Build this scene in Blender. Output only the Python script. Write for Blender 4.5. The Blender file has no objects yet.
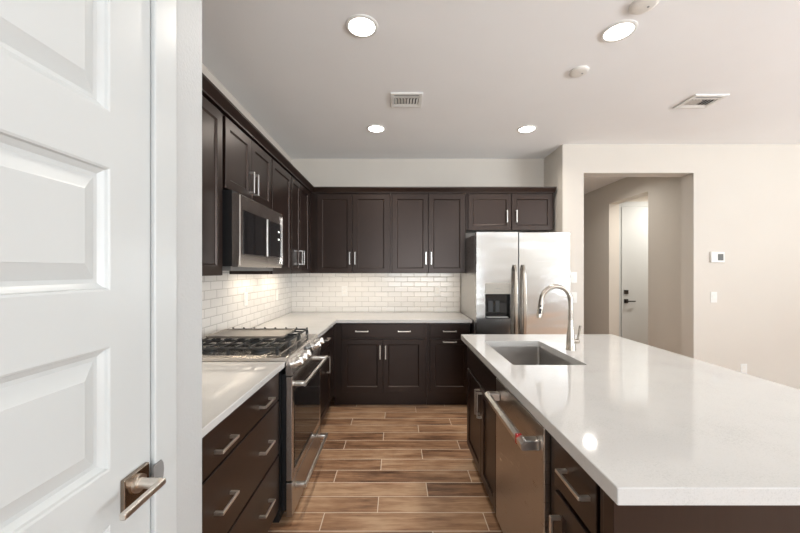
import bpy, bmesh, math
from mathutils import Vector, Matrix
S = bpy.context.scene
COL = S.collection
R = math.radians

# ------------------------------------------------------------------ camera, world, light, exposure
H = 1.414            # camera height
CEIL = 2.79
cam = bpy.data.cameras.new('camera'); camo = bpy.data.objects.new('camera', cam); COL.objects.link(camo)
camo.location = (0, 0, H); camo.rotation_euler = (R(90), 0, 0)
cam.sensor_width = 36; cam.lens = 345 / 800 * 36
cam.shift_x = 3.5 / 800; cam.shift_y = 4.5 / 800
cam.clip_start = 0.02
S.camera = camo
w = bpy.data.worlds.new('World'); S.world = w; w.use_nodes = True
w.node_tree.nodes['Background'].inputs[0].default_value = (0.95, 0.97, 1, 1)
w.node_tree.nodes['Background'].inputs[1].default_value = 1.0
S.view_settings.view_transform = 'Standard'; S.view_settings.look = 'None'
S.view_settings.gamma = 1; S.view_settings.use_curve_mapping = False
S.view_settings.exposure = 0.40

def area(name, loc, rot, sx, sy, power, color=(1, 1, 1), shape='RECTANGLE', spread=180):
    l = bpy.data.lights.new(name, 'AREA'); l.shape = shape; l.size = sx
    if shape in ('RECTANGLE', 'ELLIPSE'): l.size_y = sy
    l.energy = power; l.color = color; l.spread = R(spread)
    o = bpy.data.objects.new(name, l); COL.objects.link(o); o.location = loc; o.rotation_euler = rot
    return o
DAY = (0.87, 0.945, 1.0)
WARM = (1.0, 0.93, 0.84)
# added fill lamps standing in for unseen windows, tilted up to brighten the ceiling
area('rear_fill_light', (.95, -4.62, 1.35), (R(145), 0, 0), 2.6, 2.0, 140, DAY)
area('side_fill_uplight', (5.8, -1.6, 1.25), (R(160), 0, R(90)), 4.0, 2.0, 410, DAY)  # stands inside the room, facing almost straight up as ceiling fill
CAN_W = 6
CABLIGHT_W = 2.2

# ------------------------------------------------------------------ materials
def newmat(name):
    m = bpy.data.materials.new(name); m.use_nodes = True
    nt = m.node_tree; return m, nt, nt.nodes['Principled BSDF']
def N(nt, t, **kw):
    n = nt.nodes.new(t)
    for k, v in kw.items(): setattr(n, k, v)
    return n
def math_n(nt, op, a, b=None):
    n = N(nt, 'ShaderNodeMath', operation=op)
    for i, v in enumerate((a, b)):
        if v is None: continue
        if isinstance(v, (int, float)): n.inputs[i].default_value = v
        else: nt.links.new(v, n.inputs[i])
    return n.outputs[0]
def ramp(nt, fac, stops):
    r = N(nt, 'ShaderNodeValToRGB'); el = r.color_ramp.elements
    while len(el) < len(stops): el.new(0.5)
    for e, (p, c) in zip(el, stops): e.position = p; e.color = (*c, 1)
    nt.links.new(fac, r.inputs[0]); return r.outputs[0]
def coords(nt, scale=(1, 1, 1)):
    tc = N(nt, 'ShaderNodeTexCoord'); mp = N(nt, 'ShaderNodeMapping')
    mp.inputs['Scale'].default_value = scale
    nt.links.new(tc.outputs['Object'], mp.inputs[0]); return mp.outputs[0]
def noise(nt, vec, scale, detail=3, rough=.5):
    n = N(nt, 'ShaderNodeTexNoise'); n.inputs['Scale'].default_value = scale
    n.inputs['Detail'].default_value = detail; n.inputs['Roughness'].default_value = rough
    nt.links.new(vec, n.inputs['Vector']); return n.outputs['Fac']
def bump(nt, b, h, strength, dist):
    n = N(nt, 'ShaderNodeBump'); n.inputs['Strength'].default_value = strength; n.inputs['Distance'].default_value = dist
    nt.links.new(h, n.inputs['Height']); nt.links.new(n.outputs[0], b.inputs['Normal'])

def paint(name, c, rough=.6, tex=.15, spec=.3):
    m, nt, b = newmat(name); v = coords(nt)
    f = noise(nt, v, 3, 2)
    nt.links.new(ramp(nt, f, [(0.3, [x * .985 for x in c]), (0.7, c)]), b.inputs['Base Color'])
    b.inputs['Roughness'].default_value = rough; b.inputs['Specular IOR Level'].default_value = spec
    if tex: bump(nt, b, noise(nt, v, 120, 3), tex, .002)
    return m
def plain(name, c, rough=.4, metal=0.0, spec=.5, nscale=40, var=.06):
    m, nt, b = newmat(name); v = coords(nt)
    nt.links.new(ramp(nt, noise(nt, v, nscale, 2), [(0.35, [x * (1 - var) for x in c]), (0.65, c)]), b.inputs['Base Color'])
    b.inputs['Roughness'].default_value = rough; b.inputs['Metallic'].default_value = metal
    b.inputs['Specular IOR Level'].default_value = spec
    return m
def steel(name, c=(.62, .60, .57), rough=.24, stretch=(3, 3, 160), wavy=0.0):
    m, nt, b = newmat(name); v = coords(nt, stretch)
    f = noise(nt, v, 6, 3)
    nt.links.new(ramp(nt, f, [(0.3, [x * .93 for x in c]), (0.7, c)]), b.inputs['Base Color'])
    b.inputs['Metallic'].default_value = 1
    nt.links.new(ramp(nt, f, [(0.3, [rough * .9] * 3), (0.7, [rough * 1.12] * 3)]), b.inputs['Roughness'])
    if wavy:
        bump(nt, b, noise(nt, coords(nt, (.8, .8, 2.2)), 3.0, 1), wavy, .05)
    return m
def wood_cab(name, c, rough=.33, axis=2):
    m, nt, b = newmat(name)
    sc = [90, 90, 90]; sc[axis] = 4
    f = noise(nt, coords(nt, sc), 1.0, 4, .6); g = noise(nt, coords(nt), 2.5, 2)
    s = math_n(nt, 'ADD', math_n(nt, 'MULTIPLY', f, .75), math_n(nt, 'MULTIPLY', g, .25))
    nt.links.new(ramp(nt, s, [(0.3, [x * .72 for x in c]), (0.55, c), (0.75, [x * 1.25 for x in c])]), b.inputs['Base Color'])
    b.inputs['Specular Tint'].default_value = (1, .84, .77, 1)
    b.inputs['Roughness'].default_value = rough; b.inputs['Specular IOR Level'].default_value = .55
    bump(nt, b, f, .08, .001)
    return m
def quartz(name):
    m, nt, b = newmat(name); v = coords(nt)
    f = noise(nt, v, 260, 2, .7); g = noise(nt, v, 5, 3)
    s = math_n(nt, 'ADD', math_n(nt, 'MULTIPLY', f, .6), math_n(nt, 'MULTIPLY', g, .4))
    nt.links.new(ramp(nt, s, [(0.32, (.46, .45, .435)), (0.46, (.54, .53, .515)), (0.7, (.56, .55, .535))]), b.inputs['Base Color'])
    b.inputs['Roughness'].default_value = .065; b.inputs['Specular IOR Level'].default_value = .5
    return m
def tile(name, axis):
    m, nt, b = newmat(name)
    tc = N(nt, 'ShaderNodeTexCoord'); sp = N(nt, 'ShaderNodeSeparateXYZ'); cb = N(nt, 'ShaderNodeCombineXYZ')
    nt.links.new(tc.outputs['Object'], sp.inputs[0])
    nt.links.new(math_n(nt, 'ADD', sp.outputs[axis], 10.025), cb.inputs[0])
    nt.links.new(math_n(nt, 'ADD', sp.outputs[2], -.914 + .0612 * 20), cb.inputs[1])
    br = N(nt, 'ShaderNodeTexBrick'); nt.links.new(cb.outputs[0], br.inputs['Vector'])
    br.inputs['Color1'].default_value = (.80, .77, .73, 1); br.inputs['Color2'].default_value = (.75, .72, .68, 1)
    br.inputs['Mortar'].default_value = (.40, .37, .34, 1)
    br.inputs['Scale'].default_value = 1; br.inputs['Brick Width'].default_value = .16; br.inputs['Row Height'].default_value = .0612
    br.inputs['Mortar Size'].default_value = .0016; br.inputs['Mortar Smooth'].default_value = .2
    nt.links.new(br.outputs['Color'], b.inputs['Base Color'])
    br2 = N(nt, 'ShaderNodeTexBrick'); nt.links.new(cb.outputs[0], br2.inputs['Vector'])
    for k, val in (('Scale', 1), ('Brick Width', .16), ('Row Height', .0612), ('Mortar Size', .007), ('Mortar Smooth', 1)): br2.inputs[k].default_value = val
    b.inputs['Roughness'].default_value = .14
    bump(nt, b, math_n(nt, 'SUBTRACT', 1.0, br2.outputs['Fac']), .5, .004)
    return m
def floor_mat():
    m, nt, b = newmat('wood_look_tile')
    W, L = .1434, .925
    tc = N(nt, 'ShaderNodeTexCoord'); sp = N(nt, 'ShaderNodeSeparateXYZ'); nt.links.new(tc.outputs['Object'], sp.inputs[0])
    ry = math_n(nt, 'DIVIDE', math_n(nt, 'SUBTRACT', sp.outputs[1], 1.8756), W)
    row = math_n(nt, 'FLOOR', ry); fy = math_n(nt, 'FRACT', ry)
    rx = math_n(nt, 'DIVIDE', math_n(nt, 'SUBTRACT', math_n(nt, 'ADD', sp.outputs[0], .42), math_n(nt, 'MULTIPLY', row, L / 3)), L)
    col = math_n(nt, 'FLOOR', rx); fx = math_n(nt, 'FRACT', rx)
    def edge(f, size):   # distance to the nearest joint in metres
        return math_n(nt, 'MULTIPLY', math_n(nt, 'MINIMUM', f, math_n(nt, 'SUBTRACT', 1.0, f)), size)
    d = math_n(nt, 'MINIMUM', edge(fx, L), edge(fy, W))
    grout = math_n(nt, 'LESS_THAN', d, .0027)
    cb = N(nt, 'ShaderNodeCombineXYZ'); nt.links.new(row, cb.inputs[0]); nt.links.new(col, cb.inputs[1])
    wn = N(nt, 'ShaderNodeTexWhiteNoise', noise_dimensions='2D'); nt.links.new(cb.outputs[0], wn.inputs['Vector'])
    gv = N(nt, 'ShaderNodeCombineXYZ')
    nt.links.new(math_n(nt, 'MULTIPLY', sp.outputs[0], 2.2), gv.inputs[0])
    nt.links.new(math_n(nt, 'MULTIPLY', sp.outputs[1], 26), gv.inputs[1])
    nt.links.new(math_n(nt, 'MULTIPLY', wn.outputs['Value'], 37), gv.inputs[2])
    g1 = noise(nt, gv.outputs[0], 1.0, 6, .62); 
    gv2 = N(nt, 'ShaderNodeCombineXYZ')
    nt.links.new(math_n(nt, 'MULTIPLY', sp.outputs[0], 2.4), gv2.inputs[0])
    nt.links.new(math_n(nt, 'MULTIPLY', sp.outputs[1], 7), gv2.inputs[1])
    nt.links.new(math_n(nt, 'MULTIPLY', wn.outputs['Value'], 91), gv2.inputs[2])
    g2 = noise(nt, gv2.outputs[0], 1.0, 4, .6)
    gv3 = N(nt, 'ShaderNodeCombineXYZ')
    nt.links.new(math_n(nt, 'MULTIPLY', sp.outputs[0], 7), gv3.inputs[0])
    nt.links.new(math_n(nt, 'MULTIPLY', sp.outputs[1], 95), gv3.inputs[1])
    nt.links.new(math_n(nt, 'MULTIPLY', wn.outputs['Value'], 17), gv3.inputs[2])
    g3 = noise(nt, gv3.outputs[0], 1.0, 5, .7)
    s = math_n(nt, 'ADD', math_n(nt, 'ADD', math_n(nt, 'MULTIPLY', g1, .38), math_n(nt, 'MULTIPLY', g2, .40)), math_n(nt, 'MULTIPLY', g3, .22))
    s = math_n(nt, 'ADD', s, math_n(nt, 'MULTIPLY', math_n(nt, 'SUBTRACT', wn.outputs['Value'], .5), .11))
    c = ramp(nt, s, [(0.36, (.085, .040, .022)), (0.44, (.23, .120, .066)), (0.52, (.38, .210, .114)), (0.62, (.56, .365, .225))])
    mx = N(nt, 'ShaderNodeMix', data_type='RGBA'); nt.links.new(grout, mx.inputs[0])
    nt.links.new(c, mx.inputs[6]); mx.inputs[7].default_value = (.74, .62, .49, 1)
    nt.links.new(mx.outputs[2], b.inputs['Base Color'])
    nt.links.new(math_n(nt, 'ADD', math_n(nt, 'MULTIPLY', g1, .2), .26), b.inputs['Roughness'])
    bump(nt, b, math_n(nt, 'SUBTRACT', math_n(nt, 'MULTIPLY', g1, .25), grout), .25, .002)
    return m
def emis(name, c, s):
    m, nt, b = newmat(name); b.inputs['Base Color'].default_value = (*c, 1)
    b.inputs['Emission Color'].default_value = (*c, 1); b.inputs['Emission Strength'].default_value = s
    return m

M = dict(
    taupe=paint('taupe_paint', (.40, .365, .325)), wall=paint('wall_paint', (.645, .597, .535)), ceil=paint('ceiling_paint', (.91, .91, .91), .75, .2),
    white=paint('white_gloss_paint', (.525, .535, .527), .32, 0, .5), drywall=paint('drywall_paint', (.47, .472, .465), .55, .6),
    floor=floor_mat(), tileb=tile('subway_tile', 0), tilel=tile('subway_tile_side', 1),
    cab=wood_cab('espresso_wood', (.0110, .0050, .0034)), cabh=wood_cab('espresso_wood_across', (.0110, .0050, .0034), axis=1),
    cabx=wood_cab('espresso_wood_back', (.0110, .0050, .0034), axis=0),
    gapd=plain('cabinet_shadow_interior', (.008, .006, .005), .6),
    quartz=quartz('white_quartz'), steel=steel('brushed_steel', (.64, .61, .58), .24, (160, 3, 3)),
    steelf=steel('fridge_steel', (.59, .585, .575), .17, (200, 200, 2), .10),
    steeld=steel('dishwasher_steel', (.50, .465, .43), .30, (2, 2, 60)), steelside=steel('fridge_side', (.60, .59, .575), .30, (8, 8, 8)),
    nickel=plain('brushed_nickel', (.72, .67, .61), .34, 1.0, .5, 300, .04), fnickel=plain('faucet_nickel', (.44, .40, .35), .24, 1.0, .5, 300, .04), bright=plain('polished_steel', (.80, .78, .75), .28, 1.0, .5, 300, .03),
    sink=steel('sink_steel', (.50, .48, .46), .38, (3, 40, 3)),
    iron=plain('cast_iron', (.018, .018, .019), .42), blackglass=plain('black_glass', (.010, .010, .011), .05, 0, .6),
    black=plain('black_plastic', (.015, .015, .016), .4), griddle=plain('griddle_coating', (.24, .215, .19), .38, .45),
    enamel=plain('black_enamel', (.02, .02, .022), .2), plastic=plain('white_plastic', (.80, .79, .76), .35),
    plate=plain('warm_white_plastic', (.82, .79, .74), .35), grey=plain('grey_plastic', (.22, .215, .21), .4),
    screen=plain('grey_screen', (.10, .095, .085), .25), red=plain('red_badge', (.45, .02, .02), .3),
    dark=plain('duct_dark', (.03, .027, .025), .7), bronze=plain('oil_bronze', (.035, .028, .024), .35, .6),
    satin=plain('satin_nickel_plate', (.30, .24, .19), .22, 1.0), lens=emis('lamp_lens', (1, .96, .90), 9), icon=emis('panel_icons', (.9, .9, .85), 1.2),
    led=emis('led_strip', (1, .88, .72), 6), disp_panel=plain('dispenser_panel', (.33, .305, .27), .32, .6),
)

# ------------------------------------------------------------------ mesh helpers
IDENT = lambda u, v, d: (u, v, d)
def faceL(x): return lambda u, v, d: (x + d, u, v)      # fronts looking +X
def faceB(y): return lambda u, v, d: (u, y - d, v)      # fronts looking -Y
def faceI(x): return lambda u, v, d: (x - d, u, v)      # fronts looking -X
def faceC(z): return lambda u, v, d: (u, v, z - d)      # fixtures on the ceiling looking down

class MB:
    def __init__(self): self.bm = bmesh.new()
    def add(self, b2):
        me = bpy.data.meshes.new('t'); b2.to_mesh(me); b2.free(); self.bm.from_mesh(me); bpy.data.meshes.remove(me)
        return self
    def box(self, x0, x1, y0, y1, z0, z1, bev=0.0, seg=2, f=IDENT):
        b = bmesh.new(); vs = []
        for x in (x0, x1):
            for y in (y0, y1):
                for z in (z0, z1): vs.append(b.verts.new(f(x, y, z)))
        for q in ((0, 1, 3, 2), (4, 6, 7, 5), (0, 4, 5, 1), (2, 3, 7, 6), (0, 2, 6, 4), (1, 5, 7, 3)):
            b.faces.new([vs[i] for i in q])
        if bev: bmesh.ops.bevel(b, geom=list(b.edges), offset=bev, segments=seg, profile=.5, affect='EDGES')
        return self.add(b)
    def loops(self, rings, cap0=True, cap1=True, closed=True):
        b = bmesh.new(); rs = [[b.verts.new(p) for p in r] for r in rings]
        for a, c in zip(rs, rs[1:]):
            n = len(a)
            for i in range(n if closed else n - 1):
                b.faces.new((a[i], a[(i + 1) % n], c[(i + 1) % n], c[i]))
        if cap0: b.faces.new(rs[0][::-1])
        if cap1: b.faces.new(rs[-1])
        return self.add(b)
    def prism(self, pts, t0, t1, f):       # pts: 2-D polygon, f(a, b, t) -> xyz
        return self.loops([[f(a, c, t0) for a, c in pts], [f(a, c, t1) for a, c in pts]])
    def cyl(self, p0, p1, r0, r1=None, seg=24, bev=0.0):
        p0, p1 = Vector(p0), Vector(p1); r1 = r0 if r1 is None else r1
        d = (p1 - p0).normalized(); L = (p1 - p0).length
        prof = [(0, r0), (L, r1)]
        if bev: prof = [(0, r0 - bev), (bev, r0), (L - bev, r1), (L, r1 - bev)]
        return self.lathe(p0, d, prof, seg)
    def lathe(self, p0, d, prof, seg=24, cap0=True, cap1=True):
        p0, d = Vector(p0), Vector(d).normalized()
        a = Vector((0, 0, 1)) if abs(d.z) < .9 else Vector((1, 0, 0))
        u = d.cross(a).normalized(); v = d.cross(u)
        return self.loops([[tuple(p0 + d * t + (u * math.cos(k) + v * math.sin(k)) * r)
                            for k in [2 * math.pi * i / seg for i in range(seg)]] for t, r in prof], cap0, cap1)
    def tube(self, pts, r, seg=14):
        pts = [Vector(p) for p in pts]; rs = r if isinstance(r, list) else [r] * len(pts)
        rings = []; ref = None
        for i, p in enumerate(pts):
            d = (pts[min(i + 1, len(pts) - 1)] - pts[max(i - 1, 0)]).normalized()
            if ref is None:
                a = Vector((0, 0, 1)) if abs(d.z) < .9 else Vector((0, 1, 0)); u = d.cross(a).normalized()
            else: u = (ref - d * ref.dot(d)).normalized()
            ref = u; v = d.cross(u)
            rings.append([tuple(p + (u * math.cos(k) + v * math.sin(k)) * rs[i]) for k in [2 * math.pi * j / seg for j in range(seg)]])
        return self.loops(rings)
    def build(self, name, mat, parent=None, smooth=False):
        bmesh.ops.recalc_face_normals(self.bm, faces=list(self.bm.faces))
        me = bpy.data.meshes.new(name)
        off = Vector((0, 0, 0)); p = parent
        while p is not None: off += p.location; p = p.parent
        if parent is not None: bmesh.ops.translate(self.bm, verts=list(self.bm.verts), vec=-off)
        self.bm.to_mesh(me); self.bm.free()
        me.materials.append(mat)
        if smooth:
            for p in me.polygons: p.use_smooth = True
            me.set_sharp_from_angle(angle=R(35))
        o = bpy.data.objects.new(name, me); COL.objects.link(o)
        if parent is not None: o.parent = parent
        return o
def thing(name, loc, label, cat, group=None):
    o = bpy.data.objects.new(name, None); COL.objects.link(o); o.location = loc; o.empty_display_size = .05
    o['label'] = label; o['category'] = cat
    if group: o['group'] = group
    return o
def tag(o, label, cat, group=None):
    o['label'] = label; o['category'] = cat
    if group: o['group'] = group
    return o
def struct(mb, name, mat, label=None, cat=None):
    o = mb.build(name, mat); o['kind'] = 'structure'
    if label: o['label'] = label
    if cat: o['category'] = cat
    return o
def dup(root, loc, label, group=None):
    r = root.copy(); COL.objects.link(r); r.location = loc; r['label'] = label
    if group: r['group'] = group
    for ch in list(root.children):
        c = ch.copy(); COL.objects.link(c); c.parent = r
        for g in ch.children:
            d = g.copy(); COL.objects.link(d); d.parent = c
    return r

# ------------------------------------------------------------------ setting
YB, XL = 4.228, -1.286          # back wall, left wall
YR, XR = 3.75, 1.805            # wall with the hall opening, return wall beside the fridge
TOP = 2.48                      # head of the openings
struct(MB().box(-1.6, 6.6, -4.8, 8.2, -.1, 0), 'floor', M['floor'], 'brown wood-look plank tile floor laid in a staggered pattern', 'floor')
struct(MB().box(-1.6, 6.6, -4.8, 8.2, CEIL, CEIL + .1), 'ceiling', M['ceil'], 'flat off-white textured ceiling', 'ceiling')
struct(MB().box(XL - .1, XR, YB, YB + .1, 0, CEIL), 'wall_back', M['wall'], 'beige wall above the back cabinets', 'wall')
struct(MB().box(XL - .1, XL, 1.0377, YB, 0, CEIL), 'wall_left', M['wall'], 'wall behind the range', 'wall')
struct(MB().box(XR, XR + .11, YR + .164, 8, 0, CEIL), 'wall_return', M['wall'], 'short wall beside the refrigerator', 'wall')
struct(MB().box(XR, 2.036, YR, YR + .164, 0, CEIL).box(2.036, 3.23, YR, YR + .164, TOP, CEIL).box(3.23, 6.5, YR, YR + .164, 0, CEIL),
       'wall_right', M['wall'], 'beige wall with the tall hall opening', 'wall')
XH = 3.37
struct(MB().box(XH, XH + .16, YR + .164, 4.62, 0, CEIL).box(XH, XH + .16, 4.62, 5.47, TOP, CEIL).box(XH, XH + .16, 5.47, 8, 0, CEIL),
       'wall_hall', M['wall'], 'hallway wall with an opening to the entry door', 'wall')
struct(MB().box(XR + .11, XH, 7.9, 8, 0, CEIL), 'wall_hall_end', M['wall'])
struct(MB().box(XH + .16, 3.60, 5.56, 5.68, 0, CEIL).box(3.60, 4.52, 5.56, 5.68, 2.46, CEIL).box(4.52, 5.3, 5.56, 5.68, 0, CEIL), 'wall_entry', M['wall'], 'wall around the entry door', 'wall')
struct(MB().box(XH + .16, 5.3, 4.3, 4.4, 0, CEIL).box(5.2, 5.3, 4.4, 5.56, 0, CEIL), 'wall_entry_side', M['wall'])
# pantry wall with its doorway
XP = -.585
D0, D1, DH = .053, .815, 2.44
struct(MB().box(XP - .115, XP, -4.7, D0 - .022, 0, CEIL).box(XP - .115, XP, D0 - .022, D1 + .022, DH + .022, CEIL)
       .box(XP - .115, XP, D1 + .022, 1.0377, 0, CEIL).box(XL - .1, XP - .115, .93, 1.0377, 0, CEIL),
       'wall_pantry', M['drywall'], 'white textured wall end beside the pantry door', 'wall')
struct(MB().box(6.5, 6.6, -4.7, -3.9, 0, CEIL).box(6.5, 6.6, 1.3, YR + .164, 0, CEIL).box(6.5, 6.6, -3.9, 1.3, 0, .3).box(6.5, 6.6, -3.9, 1.3, 2.5, CEIL), 'wall_side', M['wall'])
struct(MB().box(-.8, -.4, -4.8, -4.7, 0, CEIL).box(2.3, 6.6, -4.8, -4.7, 0, CEIL).box(-.4, 2.3, -4.8, -4.7, 2.5, CEIL).box(-.4, 2.3, -4.8, -4.7, 0, .2),
       'wall_rear', M['taupe'])
struct(MB().box(.91, .99, -4.78, -4.72, .2, 2.5).box(-.4, -.33, -4.78, -4.72, .2, 2.5).box(2.23, 2.3, -4.78, -4.72, .2, 2.5), 'window_1', M['white'])
struct(MB().box(6.53, 6.58, -2.2, -2.12, .3, 2.5).box(6.53, 6.58, -.25, -.17, .3, 2.5), 'window_2', M['white'])
# baseboards and casing
struct(MB().box(XR + .0, 2.036, YR - .014, YR, 0, .1, .003).box(3.23, 6.5, YR - .014, YR, 0, .1, .003), 'baseboard_right', M['white'], 'white baseboard under the beige wall', 'baseboard')
struct(MB().box(XP, XP + .013, .9, 1.0377, 0, .1, .003), 'baseboard_pantry', M['white'])
cs = MB()
for y0, y1 in ((D0 - .085, D0 - .004), (D1 + .004, D1 + .084)):
    cs.box(XP, XP + .013, y0, y1, 0, DH + .084, .003)
cs.box(XP, XP + .013, D0 - .004, D1 + .004, DH + .004, DH + .084, .003)
cs.box(XP - .115, XP, D1 + .003, D1 + .021, 0, DH + .02).box(XP - .115, XP, D0 - .021, D0 - .003, 0, DH + .02).box(XP - .115, XP, D0 - .003, D1 + .003, DH + .003, DH + .02)
casing = struct(cs, 'trim_1', M['white'], 'white painted casing around the pantry door', 'door casing')
sp = MB().prism([(.808, .905), (.836, .905), (.842, .915), (.844, .931), (.842, .947), (.836, .957), (.808, .957)], XP + .0135, XP + .0165, lambda a, c, t: (t, a, c))
sp.build('strike_plate', M['grey'], casing)['label'] = 'dark metal strike plate with rounded lip'

def panel_door(name, f, u0, u1, v0, v1, t, stile, rows, mat):
    mb = MB()
    mb.box(u0, u0 + stile, v0, v1, -t, 0, f=f).box(u1 - stile, u1, v0, v1, -t, 0, f=f)
    prev = v0
    a, c = u0 + stile, u1 - stile
    for lo, hi in rows:
        mb.box(a, c, prev, lo, -t, 0, f=f); prev = hi
        rings = []
        for ins, d in ((0, 0), (.004, -.002), (.006, -.007), (.012, -.011), (.016, -.014), (.024, -.0145), (.052, -.004), (.054, -.003)):
            rings.append([f(a + ins, lo + ins, d), f(c - ins, lo + ins, d), f(c - ins, hi - ins, d), f(a + ins, hi - ins, d)])
        mb.loops(rings, cap0=False)
        mb.box(a, c, lo, hi, -t, -.018, f=f)
    mb.box(a, c, prev, v1, -t, 0, f=f)
    return mb
rows = [(.115, .535), (.648, .898), (1.008, 1.260), (1.374, 1.624), (1.737, 1.985), (2.10, 2.335)]
rows[0] = (.20, .535)
d1 = panel_door('door_1', faceL(XP + .002), D0, D1, .01, DH, .036, .112, rows, M['white']).build('door_1', M['white'])
d1['kind'] = 'structure'; d1['label'] = 'white raised-panel pantry door with a square-plate lever'; d1['category'] = 'door'
px = XP + .002
esc = MB().box(px + .0002, px + .011, .727, .800, .894, .972, .002).build('escutcheon', M['satin'], d1); esc['label'] = 'square satin nickel backplate'
lv = MB().cyl((px + .011, .762, .9455), (px + .018, .762, .9455), .019).cyl((px + .016, .762, .9455), (px + .06, .762, .9455), .0105)
lv.build('lever_post', M['nickel'], esc, True)
MB().box(px + .056, px + .068, .655, .772, .939, .952, .002).build('lever', M['nickel'], esc)
# entry door
d2 = MB().box(3.61, 4.51, 5.53, 5.574, .01, 2.44, .002).build('door_2', M['white']); d2['kind'] = 'structure'
d2['label'] = 'white entry door with black lever seen through the hall'; d2['category'] = 'door'
f2 = faceB(5.53)
pl = MB().box(3.645, 3.71, .90, .965, .0005, .012, .003, f=f2).build('lever_plate', M['bronze'], d2); pl['label'] = 'dark square lever plate'
MB().cyl((3.677, 5.518, .932), (3.677, 5.48, .932), .011).box(3.667, 3.80, .923, .941, .04, .054, .003, f=f2).build('lever', M['bronze'], pl)
MB().box(3.645, 3.71, 1.045, 1.11, .0005, .016, .003, f=f2).build('deadbolt', M['bronze'], d2)
struct(MB().box(3.535, 3.607, 5.54, 5.56, 0, 2.53, .003).box(4.513, 4.585, 5.54, 5.56, 0, 2.53, .003).box(3.607, 4.513, 5.54, 5.56, 2.445, 2.53, .003),
       'trim_2', M['white'], 'white casing around the entry door', 'door casing')
# backsplash tile
ZU = 1.389
struct(MB().box(XL + .008, .775, YB - .008, YB, .915, ZU + .02), 'wall_backsplash', M['tileb'], 'cream subway tile backsplash on the back wall', 'backsplash')
struct(MB().box(XL, XL + .008, 1.04, YB, .915, ZU + .06), 'wall_backsplash_left', M['tilel'], 'cream subway tile backsplash behind the range', 'backsplash')

# ------------------------------------------------------------------ cabinet helpers
def shaker(f, u0, u1, v0, v1, t=.02, stile=.055, rec=.009):
    def ring(i, d): return [f(u0 + i, v0 + i, d), f(u1 - i, v0 + i, d), f(u1 - i, v1 - i, d), f(u0 + i, v1 - i, d)]
    return MB().loops([ring(0, 0), ring(0, t - .002), ring(.002, t), ring(stile - .001, t), ring(stile + .001, t - .003), ring(stile + .006, t - rec + .001), ring(stile + .008, t - rec)])
def slab(f, u0, u1, v0, v1, t=.02):
    return MB().box(u0, u1, v0, v1, 0, t, .002, f=f)
def pull(f, u, v, L, d0, vertical, parent, mat=None):
    mb = MB(); h = L / 2; s = .0055; so = .034
    if vertical:
        mb.box(u - s, u + s, v - h, v + h, d0 + so - .009, d0 + so, .0015, 1, f)
        for e in (-1, 1):
            c = v + e * (h - s); mb.box(u - s, u + s, c - s, c + s, d0 + .0003, d0 + so - .008, 0, f=f)
    else:
        mb.box(u - h, u + h, v - s, v + s, d0 + so - .009, d0 + so, .0015, 1, f)
        for e in (-1, 1):
            c = u + e * (h - s); mb.box(c - s, c + s, v - s, v + s, d0 + .0003, d0 + so - .008, 0, f=f)
    o = mb.build('pull', mat or M['nickel'], parent); return o

T = .02
# ------------------------------------------------------------------ left base run (fronts look +X)
XF = -.655                                             # face frame plane; fronts end at XF + T
def cab_mat(f): return M['cab']
c = thing('base_cabinet', (-.95, 1.46, 0), 'dark espresso drawer base cabinet between the white wall end and the range', 'cabinet')
MB().box(XL + .01, XF, 1.045, 1.89, .11, .883).box(XL + .01, XF - .07, 1.045, 1.89, 0, .11).build('cabinet_body', M['cab'], c)
f = faceL(XF)
for lo, hi, pz in ((.722, .872, .782), (.43, .712, .568), (.125, .418, .275)):
    d = slab(f, 1.06, 1.862, lo, hi).build('drawer', M['cabh'], c)
    for py in (1.262, 1.655): pull(f, py, pz, .125, T, False, d)
c = thing('base_cabinet', (-.95, 2.95, 0), 'dark base cabinet in the corner just past the range, one drawer over one door', 'cabinet')
MB().box(XL + .01, XF, 2.635, 3.575, .11, .883).box(XL + .01, XF - .07, 2.635, 3.575, 0, .11).build('cabinet_body', M['cab'], c)
d = slab(f, 2.66, 3.33, .722, .872).build('drawer', M['cabh'], c); pull(f, 3.10, .80, .11, T, False, d)
d = shaker(f, 2.66, 3.33, .125, .71).build('door', M['cab'], c); pull(f, 3.14, .56, .15, T, True, d)
# ------------------------------------------------------------------ back base run (fronts look -Y)
YF = 3.575
g = faceB(YF)
c = thing('base_cabinet', (-.145, 3.9, 0), 'dark back-wall base cabinet with a wide drawer over two doors', 'cabinet')
MB().box(-.655, .315, YF, YB - .01, .11, .883).box(-.655, .315, YF + .07, YB - .01, 0, .11).build('cabinet_body', M['cab'], c)
d = slab(g, -.565, .285, .728, .868).build('drawer', M['cabx'], c)
pull(g, -.355, .795, .135, T, False, d); pull(g, .08, .795, .135, T, False, d)
for u0, u1, pu in ((-.565, -.142, -.168), (-.138, .285, -.112)):
    d = shaker(g, u0, u1, .165, .71).build('door', M['cab'], c); pull(g, pu, .58, .14, T, True, d)
c = thing('base_cabinet', (.55, 3.9, 0), 'narrow dark base cabinet beside the refrigerator with a drawer over a pull-out', 'cabinet')
MB().box(.317, .762, YF, YB - .01, .11, .883).box(.317, .762, YF + .07, YB - .01, 0, .11).build('cabinet_body', M['cab'], c)
d = slab(g, .345, .752, .728, .868).build('drawer', M['cabx'], c); pull(g, .547, .795, .14, T, False, d)
d = shaker(g, .345, .752, .165, .71).build('pull_out_front', M['cab'], c); pull(g, .547, .685, .14, T, False, d)
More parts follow.
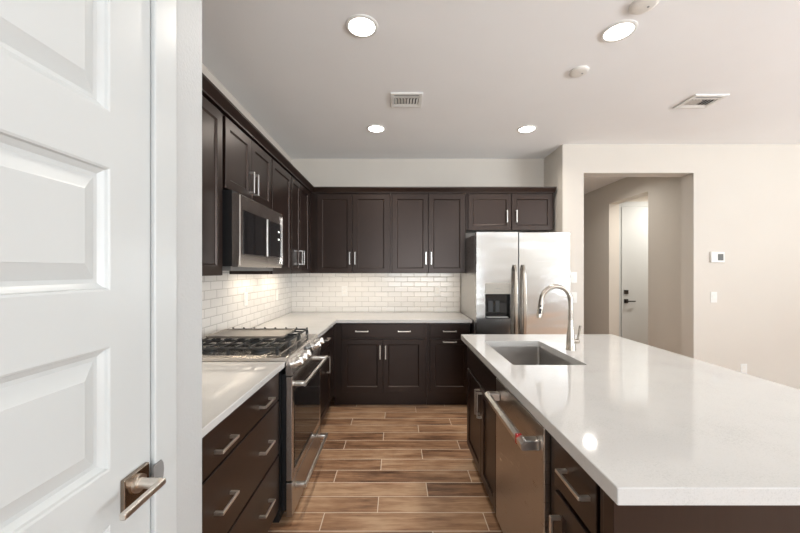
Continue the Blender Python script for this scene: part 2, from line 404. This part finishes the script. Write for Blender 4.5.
# ------------------------------------------------------------------ countertops
ZC = .914
tag(MB().box(XL + .009, -.6145, 1.042, 1.900, .884, ZC, .003).build('countertop', M['quartz']), 'short white quartz countertop nearest the pantry wall, left of the range', 'countertop')
mb = MB().prism([(XL + .009, 2.632), (-.6145, 2.632), (-.6145, 3.52), (.772, 3.52), (.772, YB - .009), (XL + .009, YB - .009)], .884, ZC, lambda a, b2, t: (a, b2, t))
tag(mb.build('countertop', M['quartz']), 'L-shaped white quartz countertop around the back corner', 'countertop')
# ------------------------------------------------------------------ island
XI = .55                                               # face frame; fronts end at XI - T = .53
fi = faceI(XI)
IY0, IY1, IX0, IX1 = .795, 2.725, .5095, 1.70
SX0, SX1, SY0, SY1 = .622, 1.018, 1.835, 2.464
b = bmesh.new()
xs = [IX0, SX0, SX1, IX1]; ys = [IY0, SY0, SY1, IY1]
mb = MB()
def rr(x0, x1, y0, y1, z, r=.02, n=5):
    p = []
    for cx, cy, a0 in ((x1 - r, y1 - r, 0), (x0 + r, y1 - r, 90), (x0 + r, y0 + r, 180), (x1 - r, y0 + r, 270)):
        for k in range(n): a = R(a0 + 90 * k / (n - 1)); p.append((cx + r * math.cos(a), cy + r * math.sin(a), z))
    return p
zt, zb = ZC, ZC - .040
o1, o2 = rr(IX0, IX1, IY0, IY1, zt, .003), rr(IX0, IX1, IY0, IY1, zb, .003)
e1 = rr(IX0 + .002, IX1 - .002, IY0 + .002, IY1 - .002, zt, .003); o1 = [(x, y, zt - .002) for x, y, z in o1]
i1, i2 = rr(SX0, SX1, SY0, SY1, zt, .012), rr(SX0, SX1, SY0, SY1, zb, .012)
i1 = [(x, y, zt) for x, y, z in i1]
mb.loops([e1, o1, o2, i2, i1, e1], cap0=False, cap1=False)
bmesh.ops.remove_doubles(mb.bm, verts=list(mb.bm.verts), dist=1e-5)
tag(mb.build('island_countertop', M['quartz']), 'large white quartz island countertop with an undermount sink cutout', 'countertop')
IB = zb - .001
c = thing('island_cabinet', (.85, 1.04, 0), 'dark island cabinet between the dishwasher and the end panel, drawer over door', 'cabinet')
MB().box(XI, 1.15, .872, 1.225, .10, IB).box(XI + .03, 1.15, .872, 1.225, 0, .10).box(XI - .014, XI, .873, .91, .10, IB, .003).build('cabinet_body', M['cab'], c)
d = slab(fi, .916, 1.154, .70, .855).build('drawer', M['cabh'], c); pull(fi, 1.012, .79, .14, T, False, d)
d = shaker(fi, .916, 1.154, .115, .682, stile=.05).build('door', M['cab'], c); pull(fi, 1.118, .54, .16, T, True, d)
c = thing('island_cabinet', (.85, 2.22, 0), 'dark sink base cabinet at the far end of the island, with paired doors', 'cabinet')
mb = MB().box(XI, 1.15, 2.59, 2.605, .10, IB).box(XI, 1.15, 1.85, 2.59, .10, .115).box(XI, XI + .02, 1.832, 2.59, .115, IB).box(1.13, 1.15, 1.85, 2.59, .115, IB).box(XI + .03, 1.15, 1.835, 2.605, 0, .10)
mb.build('cabinet_body', M['cab'], c)
slab(fi, 1.845, 2.595, .70, .855).build('false_front', M['cabh'], c)
for u0, u1, pu in ((1.845, 2.168, 2.142), (2.172, 2.595, 2.20)):
    d = shaker(fi, u0, u1, .115, .685).build('door', M['cab'], c); pull(fi, pu, .58, .16, T, True, d)
tag(MB().box(.521, 1.66, .828, .870, 0, IB, .002).build('island_end_panel', M['cab']), 'dark wood panel closing the near end of the island under the counter', 'panel')
tag(MB().box(1.16, 1.40, .872, 2.60, 0, IB, .002).build('island_back_panel', M['cab']), 'dark wood back of the island on its seating side', 'panel')

# sink
s = thing('kitchen_sink', (.81, 2.15, ZC - .25), 'dark stainless undermount sink set in the island countertop', 'sink')
top = zb - .0005
mb = MB().loops([rr(SX0 - .012, SX1 + .012, SY0 - .012, SY1 + .012, top, .02), rr(SX0 - .002, SX1 + .002, SY0 - .002, SY1 + .002, top, .015),
                 rr(SX0 + .0, SX1 - .0, SY0 + .0, SY1 - .0, top - .19, .02), rr(SX0 + .02, SX1 - .02, SY0 + .02, SY1 - .02, top - .205, .02)], cap0=False)
mb.build('basin', M['sink'], s)
MB().lathe((.81, 2.2, top - .2045), (0, 0, 1), [(0, .045), (.003, .044), (.003, .03), (.001, .028)], 24).build('drain', M['bright'], s, True)
# faucet
fc = thing('faucet', (1.106, 2.19, ZC), 'brushed nickel gooseneck pull-down faucet standing behind the island sink', 'faucet')
bx, by = 1.106, 2.19
MB().lathe((bx, by, ZC), (0, 0, 1), [(0, .029), (.006, .029), (.010, .027), (.06, .0255), (.10, .022), (.17, .0155), (.20, .0135)], 28).build('base', M['fnickel'], fc, True)
pts = [(bx, by, ZC + .19)]
rad = .098; zc = ZC + .305
for k in range(0, 15):
    a = R(-4 + k * (176 / 14)); pts.append((bx - rad + rad * math.cos(a), by - .02 * (1 - math.cos(a)) / 2, zc + rad * math.sin(a)))
e = pts[-1]
MB().tube(pts, .0145).build('spout', M['fnickel'], fc, True)
d0 = Vector((-.13, -.01, -1)).normalized(); e = Vector(e)
sh = MB().lathe(e - d0 * .004, d0, [(0, .0145), (.004, .0155), (.055, .0165), (.10, .0185), (.116, .0185), (.12, .015)], 24).build('spray_head', M['fnickel'], fc, True)
side = Vector((-.35, -1, 0)).normalized()
MB().cyl(e + d0 * .038 + side * .013, e + d0 * .038 + side * .0185, .007).cyl(e + d0 * .062 + side * .013, e + d0 * .062 + side * .0195, .009).cyl(e + d0 * .078 + side * .013, e + d0 * .078 + side * .0195, .009).build('spray_buttons', M['black'], sh)
hl = MB().cyl((bx + .015, by, ZC + .055), (bx + .052, by, ZC + .055), .0155, bev=.003)
hl.tube([(bx + .040, by - .004, ZC + .062), (bx + .046, by - .010, ZC + .10), (bx + .052, by - .016, ZC + .155)], [.006, .0062, .0075])
hl.build('handle', M['fnickel'], fc, True)

# dishwasher
w_ = thing('dishwasher', (.85, 1.53, 0), 'stainless steel dishwasher built into the island beside the sink cabinet', 'dishwasher')
MB().box(XI + .005, 1.15, 1.233, 1.815, .10, IB).box(XI + .03, 1.15, 1.233, 1.815, 0, .095).build('body', M['black'], w_)
dd = MB().box(1.234, 1.828, .115, .852, -.003, .024, .004, f=fi).build('door', M['steeld'], w_)
hb = MB()
hx = XI - .094
hb.prism([(hx, .761), (hx + .004, .756), (hx + .020, .756), (hx + .024, .761), (hx + .024, .786), (hx + .020, .790), (hx + .012, .790), (hx, .778)], 1.262, 1.79, lambda a, c2, t: (a, t, c2))
for y0 in (1.264, 1.748):
    hb.box(hx + .015, XI - .0245, y0, y0 + .04, .754, .792, .004)
h_ = hb.build('handle', M['bright'], dd); h_['label'] = 'thick polished bar handle'
mb = MB().box(hx - .0008, hx + .0225, 1.312, 1.326, .7545, .7918, .003); mb.build('badge', M['red'], dd)['label'] = 'small red band on the handle'

# ------------------------------------------------------------------ range
r_ = thing('gas_range', (-.92, 2.265, 0), 'stainless gas range with black grates set in the left counter', 'range')
RY0, RY1 = 1.908, 2.624; ZT = .936
MB().box(XL + .02, -.645, RY0, RY1, .06, .905).box(-.645, -.6125, RY0 + .04, RY1 - .04, .06, .83).box(XL + .06, -.66, RY0 + .03, RY1 - .03, 0, .06).build('body', M['black'], r_)
mb = MB().box(XL + .02, -.635, RY0, RY1, .905, ZT, .004)
mb.prism([(-.636, .905), (-.636, ZT), (-.606, ZT), (-.602, ZT - .003), (-.571, .842), (-.571, .834), (-.612, .834), (-.612, .905)], RY0, RY1, lambda a, c2, t: (a, t, c2))
mb.build('cooktop', M['steel'], r_)
MB().box(XL + .05, -.665, RY0 + .022, RY1 - .022, ZT - .001, ZT + .004, .002).build('burner_tray', M['steel'], r_)
# control panel: slanted plane from (-.602,.933) to (-.571,.842)
sl = Vector((.031, 0, -.091)).normalized(); nrm = Vector((.091, 0, .031)).normalized()
pc = Vector((-.5865, 0, .8875))
def onp(a, bb, t): q = pc + sl * a + nrm * t; return (q.x, bb, q.z)
MB().box(-.036, .036, 2.225, 2.375, -.001, .0015, f=lambda a, bb, t: onp(a, bb, t)).build('display', M['blackglass'], r_)
for ky in (1.985, 2.075, 2.165, 2.435, 2.545):
    o = Vector(onp(0, ky, .0005))
    mb = MB().lathe(o, nrm, [(0, .031), (.008, .031), (.011, .026), (.040, .024), (.044, .021)], 20)
    kk = mb.build('knob', M['bright'], r_, True)
    MB().box(-.019, .019, ky - .005, ky + .005, .0435, .052, .001, f=lambda a, bb, t: onp(a, bb, t)).build('knob_grip', M['bright'], kk)
od = thing  # noqa
door = MB()
fr = faceL(-.612)
door.box(RY0 + .003, RY1 - .003, .248, .826, 0, .034, .003, f=fr)
dr = door.build('oven_door', M['steel'], r_)
MB().box(RY0 + .045, RY1 - .045, .30, .735, .034, .0365, .001, f=fr).build('oven_window', M['blackglass'], dr)
def rhandle(z, x1, parent, mat):
    mb = MB().prism([(x1 - .010 + .010 * math.cos(R(k * 30)), z + .013 * math.sin(R(k * 30))) for k in range(12)], 1.955, 2.572, lambda a, c2, t: (a, t, c2))
    for y0 in (1.957, 2.534): mb.box(-.5778, x1 - .012, y0, y0 + .03, z - .011, z + .011, .003)
    return mb.build('handle', mat, parent, True)
rhandle(.772, -.510, dr, M['bright'])
dw = MB().box(RY0 + .003, RY1 - .003, .05, .237, 0, .034, .003, f=fr).build('storage_drawer', M['steeld'], r_)
rhandle(.196, -.510, dw, M['bright'])
# burners and grates
for bxx, byy, rr_ in ((-1.10, 2.03, .034), (-.80, 2.03, .042), (-.95, 2.265, .040), (-1.10, 2.495, .030), (-.80, 2.495, .045)):
    MB().lathe((bxx, byy, ZT + .004), (0, 0, 1), [(0, rr_ + .012), (.008, rr_ + .010), (.010, rr_), (.018, rr_), (.021, rr_ - .004)], 24).build('burner', M['iron'], r_, True)
def grate(y0, y1):
    mb = MB(); x0, x1 = -1.225, -.672; z0, z1 = ZT + .036, ZT + .046; t = .0055
    for y in (y0, y1): mb.box(x0, x1, y - t, y + t, z0, z1, .002, 1)
    for x in (x0, x1): mb.box(x - t, x + t, y0, y1, z0, z1, .002, 1)
    ym = (y0 + y1) / 2
    mb.box(x0, x1, ym - .004, ym + .004, z0, z1, .0015, 1)
    n = 7
    for i in range(1, n):
        x = x0 + (x1 - x0) * i / n
        for s_ in (-1, 1):
            e_ = ym + s_ * (y1 - y0) / 2
            mb.box(x - .0045, x + .0045, min(e_, ym + s_ * .012), max(e_, ym + s_ * .012), z0, z1 + .003, .0015, 1)
    for i in range(n + 1):
        x = x0 + (x1 - x0) * i / n
        for y in (y0, y1): mb.box(x - .006, x + .006, y - .006, y + .006, z1 - .002, z1 + .009, .002, 1)
    for x in (x0, x1, (x0 + x1) / 2):
        for y in (y0, y1): mb.box(x - .009, x + .009, y - .007, y + .007, ZT + .004, z0, .002, 1)
    return mb.build('grate', M['iron'], r_)
for y0, y1 in ((1.945, 2.150), (2.166, 2.366), (2.382, 2.590)): grate(y0, y1)
gr = thing('griddle', (-.955, 2.29, ZT + .056), 'flat dark griddle plate resting on the middle grate of the range', 'griddle')
gz = ZT + .0555
mb = MB().loops([[(x, y, z) for x, y, z in rr(-1.20, -.715, 2.165, 2.425, gz, .02)], rr(-1.205, -.71, 2.16, 2.43, gz + .014, .022), rr(-1.195, -.72, 2.17, 2.42, gz + .014, .018), rr(-1.19, -.725, 2.175, 2.415, gz + .009, .016)])
mb.build('plate', M['griddle'], gr)
MB().box(-.712, -.690, 2.25, 2.34, gz + .006, gz + .013, .002).build('grip', M['iron'], gr)

# ------------------------------------------------------------------ upper cabinets
ZD0, ZD1, ZTOP = ZU + .001, 2.275, 2.292
XU = -.97; fu = faceL(XU)                              # fronts end at -.95
YU = 3.89; gu = faceB(YU)                              # fronts end at 3.87
def upper(loc, label, box, doors, fmap, stile=.055, led=None, ledw=1.0):
    c = thing('upper_cabinet', loc, label, 'cabinet')
    cb = MB().box(*box[:4], box[4] + .016, box[5])
    if led and fmap is fu:
        for y0 in (box[2], box[3] - .016): cb.box(box[0], box[1], y0, y0 + .016, box[4], box[4] + .016)
    elif led:
        for x0 in (box[0], box[1] - .016): cb.box(x0, x0 + .016, box[2], box[3], box[4], box[4] + .016)
    if led and fmap is fu: cb.box(XU - .016, XU, box[2] + .016, box[3] - .016, box[4], box[4] + .016)
    elif led: cb.box(box[0] + .016, box[1] - .016, YU, YU + .016, box[4], box[4] + .016)
    cb.build('cabinet_body', M['cab'], c)
    for u0, u1, v0, v1, pu, pv in doors:
        d = shaker(fmap, u0, u1, v0, v1, stile=stile).build('door', M['cab'], c)
        if pu is not None: pull(fmap, pu, pv, .14, T, True, d, M['bright'])
    if led:
        x0, x1, y0, y1 = led
        MB().box(x0, x1, y0, y1, box[4] + .0065, box[4] + .0155, .002).build('light_strip', M['led'], c)
        l = area('under_cabinet_light', ((x0 + x1) / 2, (y0 + y1) / 2, box[4] + .004), (0, 0, 0), x1 - x0, y1 - y0, ledw * CABLIGHT_W * max(x1 - x0, y1 - y0), (1, .86, .68))
    return c
WB = XL + .009
upper((-1.12, 1.47, ZU), 'dark wall cabinet nearest the camera, left of the microwave', (WB, XU, 1.045, 1.905, ZU, ZTOP), [(1.06, 1.47, ZD0, ZD1, None, 0), (1.475, 1.885, ZD0, ZD1, None, 0)], fu, led=(-1.14, -1.12, 1.15, 1.8))
upper((-1.12, 2.265, 1.868), 'short dark wall cabinet with two doors above the microwave', (WB, XU, 1.907, 2.634, 1.868, ZTOP), [(1.918, 2.263, 1.876, ZD1, 2.232, 1.985), (2.268, 2.625, 1.876, ZD1, 2.300, 1.985)], fu)
upper((-1.12, 2.88, ZU), 'tall narrow dark wall cabinet just past the microwave', (WB, XU, 2.636, 3.124, ZU, ZTOP), [(2.645, 3.116, ZD0, ZD1, None, 0)], fu, led=(-1.14, -1.12, 2.7, 3.06))
upper((-1.12, 3.5, ZU), 'dark corner wall cabinet with bright pulls, on the left wall', (WB, XU, 3.126, YB - .01, ZU, ZTOP), [(3.134, 3.405, ZD0, ZD1, 3.372, 1.545), (3.41, 3.745, ZD0, ZD1, 3.445, 1.545)], fu, stile=.05, led=(-1.14, -1.12, 3.2, 3.7))
upper((-.48, 4.05, ZU), 'dark two-door wall cabinet on the back wall nearest the corner', (XU + .001, -.068, YU, YB - .01, ZU, ZTOP), [(-.89, -.497, ZD0, ZD1, -.523, 1.557), (-.491, -.085, ZD0, ZD1, -.463, 1.557)], gu, led=(-.85, -.15, 3.96, 3.98), ledw=.45)
upper((.36, 4.05, ZU), 'dark two-door wall cabinet on the back wall left of the refrigerator', (-.066, .779, YU, YB - .01, ZU, ZTOP), [(-.045, .355, ZD0, ZD1, .329, 1.557), (.361, .768, ZD0, ZD1, .389, 1.557)], gu, led=(0, .7, 3.96, 3.98), ledw=.45)
upper((1.28, 4.05, 1.865), 'short dark wall cabinet above the refrigerator', (.785, 1.768, YU, YB - .01, 1.865, ZTOP), [(.805, 1.288, 1.872, ZD1, 1.235, 2.025), (1.294, 1.752, 1.872, ZD1, 1.342, 2.025)], gu)
# crown moulding: one profile swept along the L
prof = [(0, ZTOP), (.026, ZTOP), (.026, ZTOP + .010), (.032, ZTOP + .020), (.050, ZTOP + .048), (.052, ZTOP + .060), (0, ZTOP + .060)]
def sweep(off): return None
rings = []
rings.append([(XU + o, 1.045, z) for o, z in prof])
rings.append([(XU + o, YU - o, z) for o, z in prof])
rings.append([(1.768 + o * .3, YU - o, z) for o, z in prof])
rings.append([(1.768 + o * .3, YB - .005, z) for o, z in prof])
tag(MB().loops(rings).build('crown_molding', M['cab']), 'dark crown moulding running along the tops of all the wall cabinets', 'moulding')

# ------------------------------------------------------------------ microwave
m_ = thing('microwave', (-1.08, 2.27, 1.437), 'stainless over-the-range microwave with black glass door', 'microwave')
MB().box(WB, -.91, 1.912, 2.628, 1.440, 1.864, .003).build('body', M['black'], m_)
fm = faceL(-.909)
def mw_front(y0, y1):      # lower rail leans slightly inwards
    return MB().prism([(0, 1.437), (.029, 1.437), (.033, 1.440), (.0385, 1.500), (.039, 1.506), (.039, 1.842), (.036, 1.845), (0, 1.845)], y0, y1, lambda a, c2, t: (-.909 + a, t, c2))
d = mw_front(1.908, 2.335).build('door', M['steel'], m_)
MB().box(1.957, 2.308, 1.512, 1.762, .039, .0405, .0005, f=fm).build('window', M['blackglass'], d)
p = mw_front(2.338, 2.630).build('control_panel', M['steel'], m_)
MB().box(2.352, 2.602, 1.515, 1.760, .039, .0405, .0005, f=fm).build('panel_glass', M['blackglass'], p)
MB().box(1.909, 1.921, 1.445, 1.838, .0385, .043, .003, f=fm).build('bevel_glint', M['bright'], d)  # polished strip added as the bright highlight along the door's left bevel
MB().box(2.316, 2.334, 1.512, 1.762, .0385, .044, .003, f=fm).build('bright_divider', M['bright'], d)  # polished bar added to keep the divider line bright
MB().box(2.53, 2.56, 1.695, 1.706, .0405, .041, f=fm).build('clock_digits', M['icon'], p)
MB().box(2.53, 2.56, 1.640, 1.651, .0405, .041, f=fm).build('start_button', M['icon'], p)
MB().box(2.603, 2.627, 1.462, 1.82, .039, .048, .003, f=fm).build('handle', M['steel'], p)
mb = MB().box(XL + .06, -.93, 1.94, 2.60, 1.415, 1.4395, .003)
mb.build('vent_base', M['grey'], m_)

# ------------------------------------------------------------------ refrigerator
FX0, FX1, FY = .782, 1.706, 3.38
rf = thing('refrigerator', (1.244, 3.8, 0), 'stainless side-by-side refrigerator with an ice and water dispenser', 'refrigerator')
FZ = 1.795
MB().box(FX0, FX1, FY + .062, YB - .03, .02, FZ - .015, .004).build('body', M['steelside'], rf)
SPL = FX0 + (518.2 - 476) / (570.5 - 476) * (FX1 - FX0)
ff = faceB(FY + .055)
dx0, dx1, dz0, dz1 = 1 * (485.2 - 396.5) / 345 * FY, (510.4 - 396.5) / 345 * FY, H - 47.5 * FY / 345, H - 12 * FY / 345
dzm = H - 23.2 * FY / 345
a0, a1 = FX0 + .001, SPL - .004
bd = MB()
bd.box(a0, dx0, .06, FZ, 0, .055, f=ff).box(dx1, a1, .06, FZ, 0, .055, f=ff).box(dx0, dx1, .06, dz0, 0, .055, f=ff).box(dx0, dx1, dz1, FZ, 0, .055, f=ff)
bmesh.ops.remove_doubles(bd.bm, verts=list(bd.bm.verts), dist=1e-5)
fd = bd.build('freezer_door', M['steelf'], rf)
dp = MB()
dp.box(dx0, dx1, dz0, dz1, .0, .004, f=ff)                       # back of the niche
dp.box(dx0, dx0 + .006, dz0, dzm, .004, .054, f=ff).box(dx1 - .006, dx1, dz0, dzm, .004, .054, f=ff).box(dx0, dx1, dz0, dz0 + .008, .004, .057, f=ff)
disp = dp.build('dispenser', M['blackglass'], rf)
MB().box(dx0, dx1, dzm, dz1, .004, .058, .003, f=ff).build('dispenser_panel', M['disp_panel'], disp)
MB().box((dx0 + dx1) / 2 - .025, (dx0 + dx1) / 2 + .025, (dzm + dz1) / 2 - .002, (dzm + dz1) / 2 + .003, .058, .0585, f=ff).build('panel_mark', M['grey'], disp)
MB().box(dx0 + .04, dx0 + .085, dz0 + .06, dz0 + .17, .012, .02, .003, f=ff).box(dx0 + .11, dx0 + .15, dz0 + .06, dz0 + .17, .012, .02, .003, f=ff).build('paddles', M['black'], disp)
MB().box(dx0 + .02, dx1 - .02, dz0 + .008, dz0 + .014, .012, .052, .001, f=ff).build('drip_tray', M['bright'], disp)
frd = MB().box(SPL + .004, FX1 - .001, .06, FZ, 0, .055, .005, f=ff).build('fridge_door', M['steelf'], rf)
def fhandle(x, parent):
    pts_in = []; rings = []
    z0, z1 = .62, 1.475
    for k in range(21):
        t = k / 20; z = z0 + (z1 - z0) * t
        bow = .030 + .026 * math.sin(math.pi * t); wd = .015 + .004 * math.sin(math.pi * t)
        if k in (0, 20): bow = .004
        y = FY - bow
        rings.append([(x - wd, y, z), (x - wd * .6, y - .012, z), (x + wd * .6, y - .012, z), (x + wd, y, z), (x + wd * .7, y + .012 if k not in (0, 20) else y, z + (.0001)), (x - wd * .7, y + .012 if k not in (0, 20) else y, z + .0001)])
    return MB().loops(rings).build('handle', M['fnickel'], parent, True)
fhandle(SPL - .042, fd); fhandle(SPL + .042, frd)
MB().box(FX0 + .02, FX1 - .02, FY + .04, FY + .062, .01, .055).build('kick_grille', M['black'], rf)

# ------------------------------------------------------------------ ceiling fixtures
def can(loc):
    c = thing('recessed_light', (0, 0, CEIL), 'x', 'ceiling light', 'recessed ceiling lights')
    MB().lathe((0, 0, CEIL - .0002), (0, 0, -1), [(0, .092), (.004, .092), (.007, .086), (.006, .074)], 40, True, False).build('trim_ring', M['plastic'], c, True)
    MB().lathe((0, 0, CEIL - .0035), (0, 0, -1), [(0, .074), (.001, .074)], 32).build('lens', M['lens'], c)
    return c
cans = [((-.195, 1.94), 'lit round recessed ceiling light near the camera on the left, above the aisle'),
        ((1.275, 1.98), 'lit round recessed ceiling light near the camera on the right, beside the partly cut-off disc'),
        ((-.197, 3.33), 'lit round recessed ceiling light farther back on the left, below the small vent'),
        ((1.262, 3.34), 'lit round recessed ceiling light farther back on the right, in front of the refrigerator')]
c0 = can(None)
def can_lamp(x, y, wt, col=WARM):
    area('recessed_lamp', (x, y, CEIL - .012), (0, 0, 0), .14, .14, wt, col, 'DISK', 150)
for i, ((x, y), lab) in enumerate(cans):
    if i == 0: c0.location = (x, y, CEIL); c0['label'] = lab
    else: dup(c0, (x, y, CEIL), lab)
    can_lamp(x, y, CAN_W)
for x, y, wt in ((2.675, 4.77, 6.0), (4.2, 4.9, 20)):
    dup(c0, (x, y, CEIL), 'recessed ceiling light out of sight behind the hall opening', 'hall lights'); can_lamp(x, y, wt, (1, .97, .91))
def disc(name, loc, r, label, cat):
    c = thing(name, (loc[0], loc[1], CEIL), label, cat)
    b_ = MB().lathe((loc[0], loc[1], CEIL), (0, 0, -1), [(0, r), (.008, r), (.013, r * .92), (.016, r * .7), (.017, r * .3)], 36).build('cover', M['plate'], c, True)
    MB().lathe((loc[0] + r * .35, loc[1], CEIL - .0165), (0, 0, -1), [(0, .006), (.002, .005)], 10).build('indicator', M['grey'], c)
disc('smoke_detector', (1.272, 1.775), .066, 'white round smoke detector cut off by the top edge of the photo', 'smoke detector')
disc('ceiling_sensor', (1.256, 2.374), .062, 'small white round ceiling cover between the right-hand lights and the vent', 'smoke detector')
def vent(name, x0, x1, y0, y1, label):
    c = thing(name, ((x0 + x1) / 2, (y0 + y1) / 2, CEIL), label, 'air vent')
    f = faceC(CEIL); w_ = .028
    MB().box(x0, x1, y0, y0 + w_, 0.0003, .012, .003, f=f).box(x0, x1, y1 - w_, y1, .0003, .012, .003, f=f).box(x0, x0 + w_, y0 + w_, y1 - w_, .0003, .012, .003, f=f).box(x1 - w_, x1, y0 + w_, y1 - w_, .0003, .012, .003, f=f).build('frame', M['plastic'], c)
    MB().box(x0 + w_, x1 - w_, y0 + w_, y1 - w_, .0003, .001, f=f).build('backing', M['dark'], c)
    ym = y0 + w_ + (y1 - y0 - 2 * w_) * .33; yn = y0 + w_ + (y1 - y0 - 2 * w_) * .80
    n = 8
    for i in range(n):
        x = x0 + w_ + (x1 - x0 - 2 * w_) * (i + .5) / n; t = .007 * (1 if i < n / 2 else -1)
        MB().loops([[(x - .002 - t, ym, CEIL - .002), (x + .002 - t, ym, CEIL - .002), (x + .003 + t, ym, CEIL - .011), (x - .001 + t, ym, CEIL - .011)],
                    [(x - .002 - t, yn, CEIL - .002), (x + .002 - t, yn, CEIL - .002), (x + .003 + t, yn, CEIL - .011), (x - .001 + t, yn, CEIL - .011)]]).build('vane', M['plastic'], c)
    for ya, yb in ((y0 + w_ + .010, ym - .004), (y1 - w_ - .003, yn + .004)):
        MB().loops([[(x0 + w_, ya, CEIL - .012), (x0 + w_, yb, CEIL - .006), (x0 + w_, yb, CEIL - .004), (x0 + w_, ya, CEIL - .010)], [(x1 - w_, ya, CEIL - .012), (x1 - w_, yb, CEIL - .006), (x1 - w_, yb, CEIL - .004), (x1 - w_, ya, CEIL - .010)]]).build('louver', M['plastic'], c)
vent('ceiling_vent', -.045, .205, 2.655, 2.89, 'small square white air vent in the ceiling above the aisle')
vent('ceiling_vent', 2.325, 2.59, 2.68, 2.905, 'white air vent in the ceiling at the right, before the hall opening')

# ------------------------------------------------------------------ wall plates
def outlet(f, u, v, label, cat='outlet', name='wall_outlet', kind='outlet', w=.07, h=.115, group=None):
    p = f(u, v, 0); c = thing(name, p, label, cat, group)
    MB().box(u - w / 2, u + w / 2, v - h / 2, v + h / 2, .0003, .006, .002, f=f).build('cover_plate', M['plastic'], c)
    if kind == 'outlet':
        for s_ in (-1, 1): MB().box(u - .017, u + .017, v + s_ * .021 - .014, v + s_ * .021 + .014, .006, .0075, .001, f=f).build('socket', M['plate'], c)
    else:
        MB().box(u - .016, u + .016, v - .033, v + .033, .006, .009, .001, f=f).build('rocker', M['plate'], c)
    return c
gb = faceB(YB - .008); gl = faceL(XL + .008); gr_ = faceB(YR)
outlet(gb, -.637, 1.168, 'white outlet on the tiled back wall, below the cabinet nearest the corner')
outlet(gb, .50, 1.172, 'white outlet on the tiled back wall near the refrigerator')
outlet(gl, 2.92, 1.178, 'white outlet on the tiled left wall just beyond the range')
outlet(gl, 3.68, 1.16, 'white outlet on the tiled left wall near the back corner')
def wx(px, y=YR): return (px - 396.5) / 345 * y
outlet(gr_, wx(573.5), H - 6.5 * YR / 345, 'white light switch right of the refrigerator, the upper of two plates', 'switch', 'light_switch', 'switch')
outlet(gr_, wx(573.5), H - 26.5 * YR / 345, 'white light switch right of the refrigerator, the lower of two plates', 'switch', 'light_switch', 'switch')
outlet(gr_, wx(713.5), H - 26.2 * YR / 345, 'white light switch under the thermostat', 'switch', 'light_switch', 'switch')
outlet(gr_, wx(743.5), H - 98 * YR / 345, 'white outlet low on the beige wall just above the island edge')
th = thing('thermostat', (wx(716), YR, 1.56), 'white wall thermostat with a square grey screen', 'thermostat')
u0, u1 = wx(709.5), wx(723); v0, v1 = H + 8.5 * YR / 345, H + 19 * YR / 345
MB().box(u0, u1, v0, v1, .0003, .022, .004, f=gr_).build('case', M['plastic'], th)
MB().box(wx(716), wx(721.5), v0 + .022, v1 - .022, .022, .0235, .001, f=gr_).build('screen', M['screen'], th)
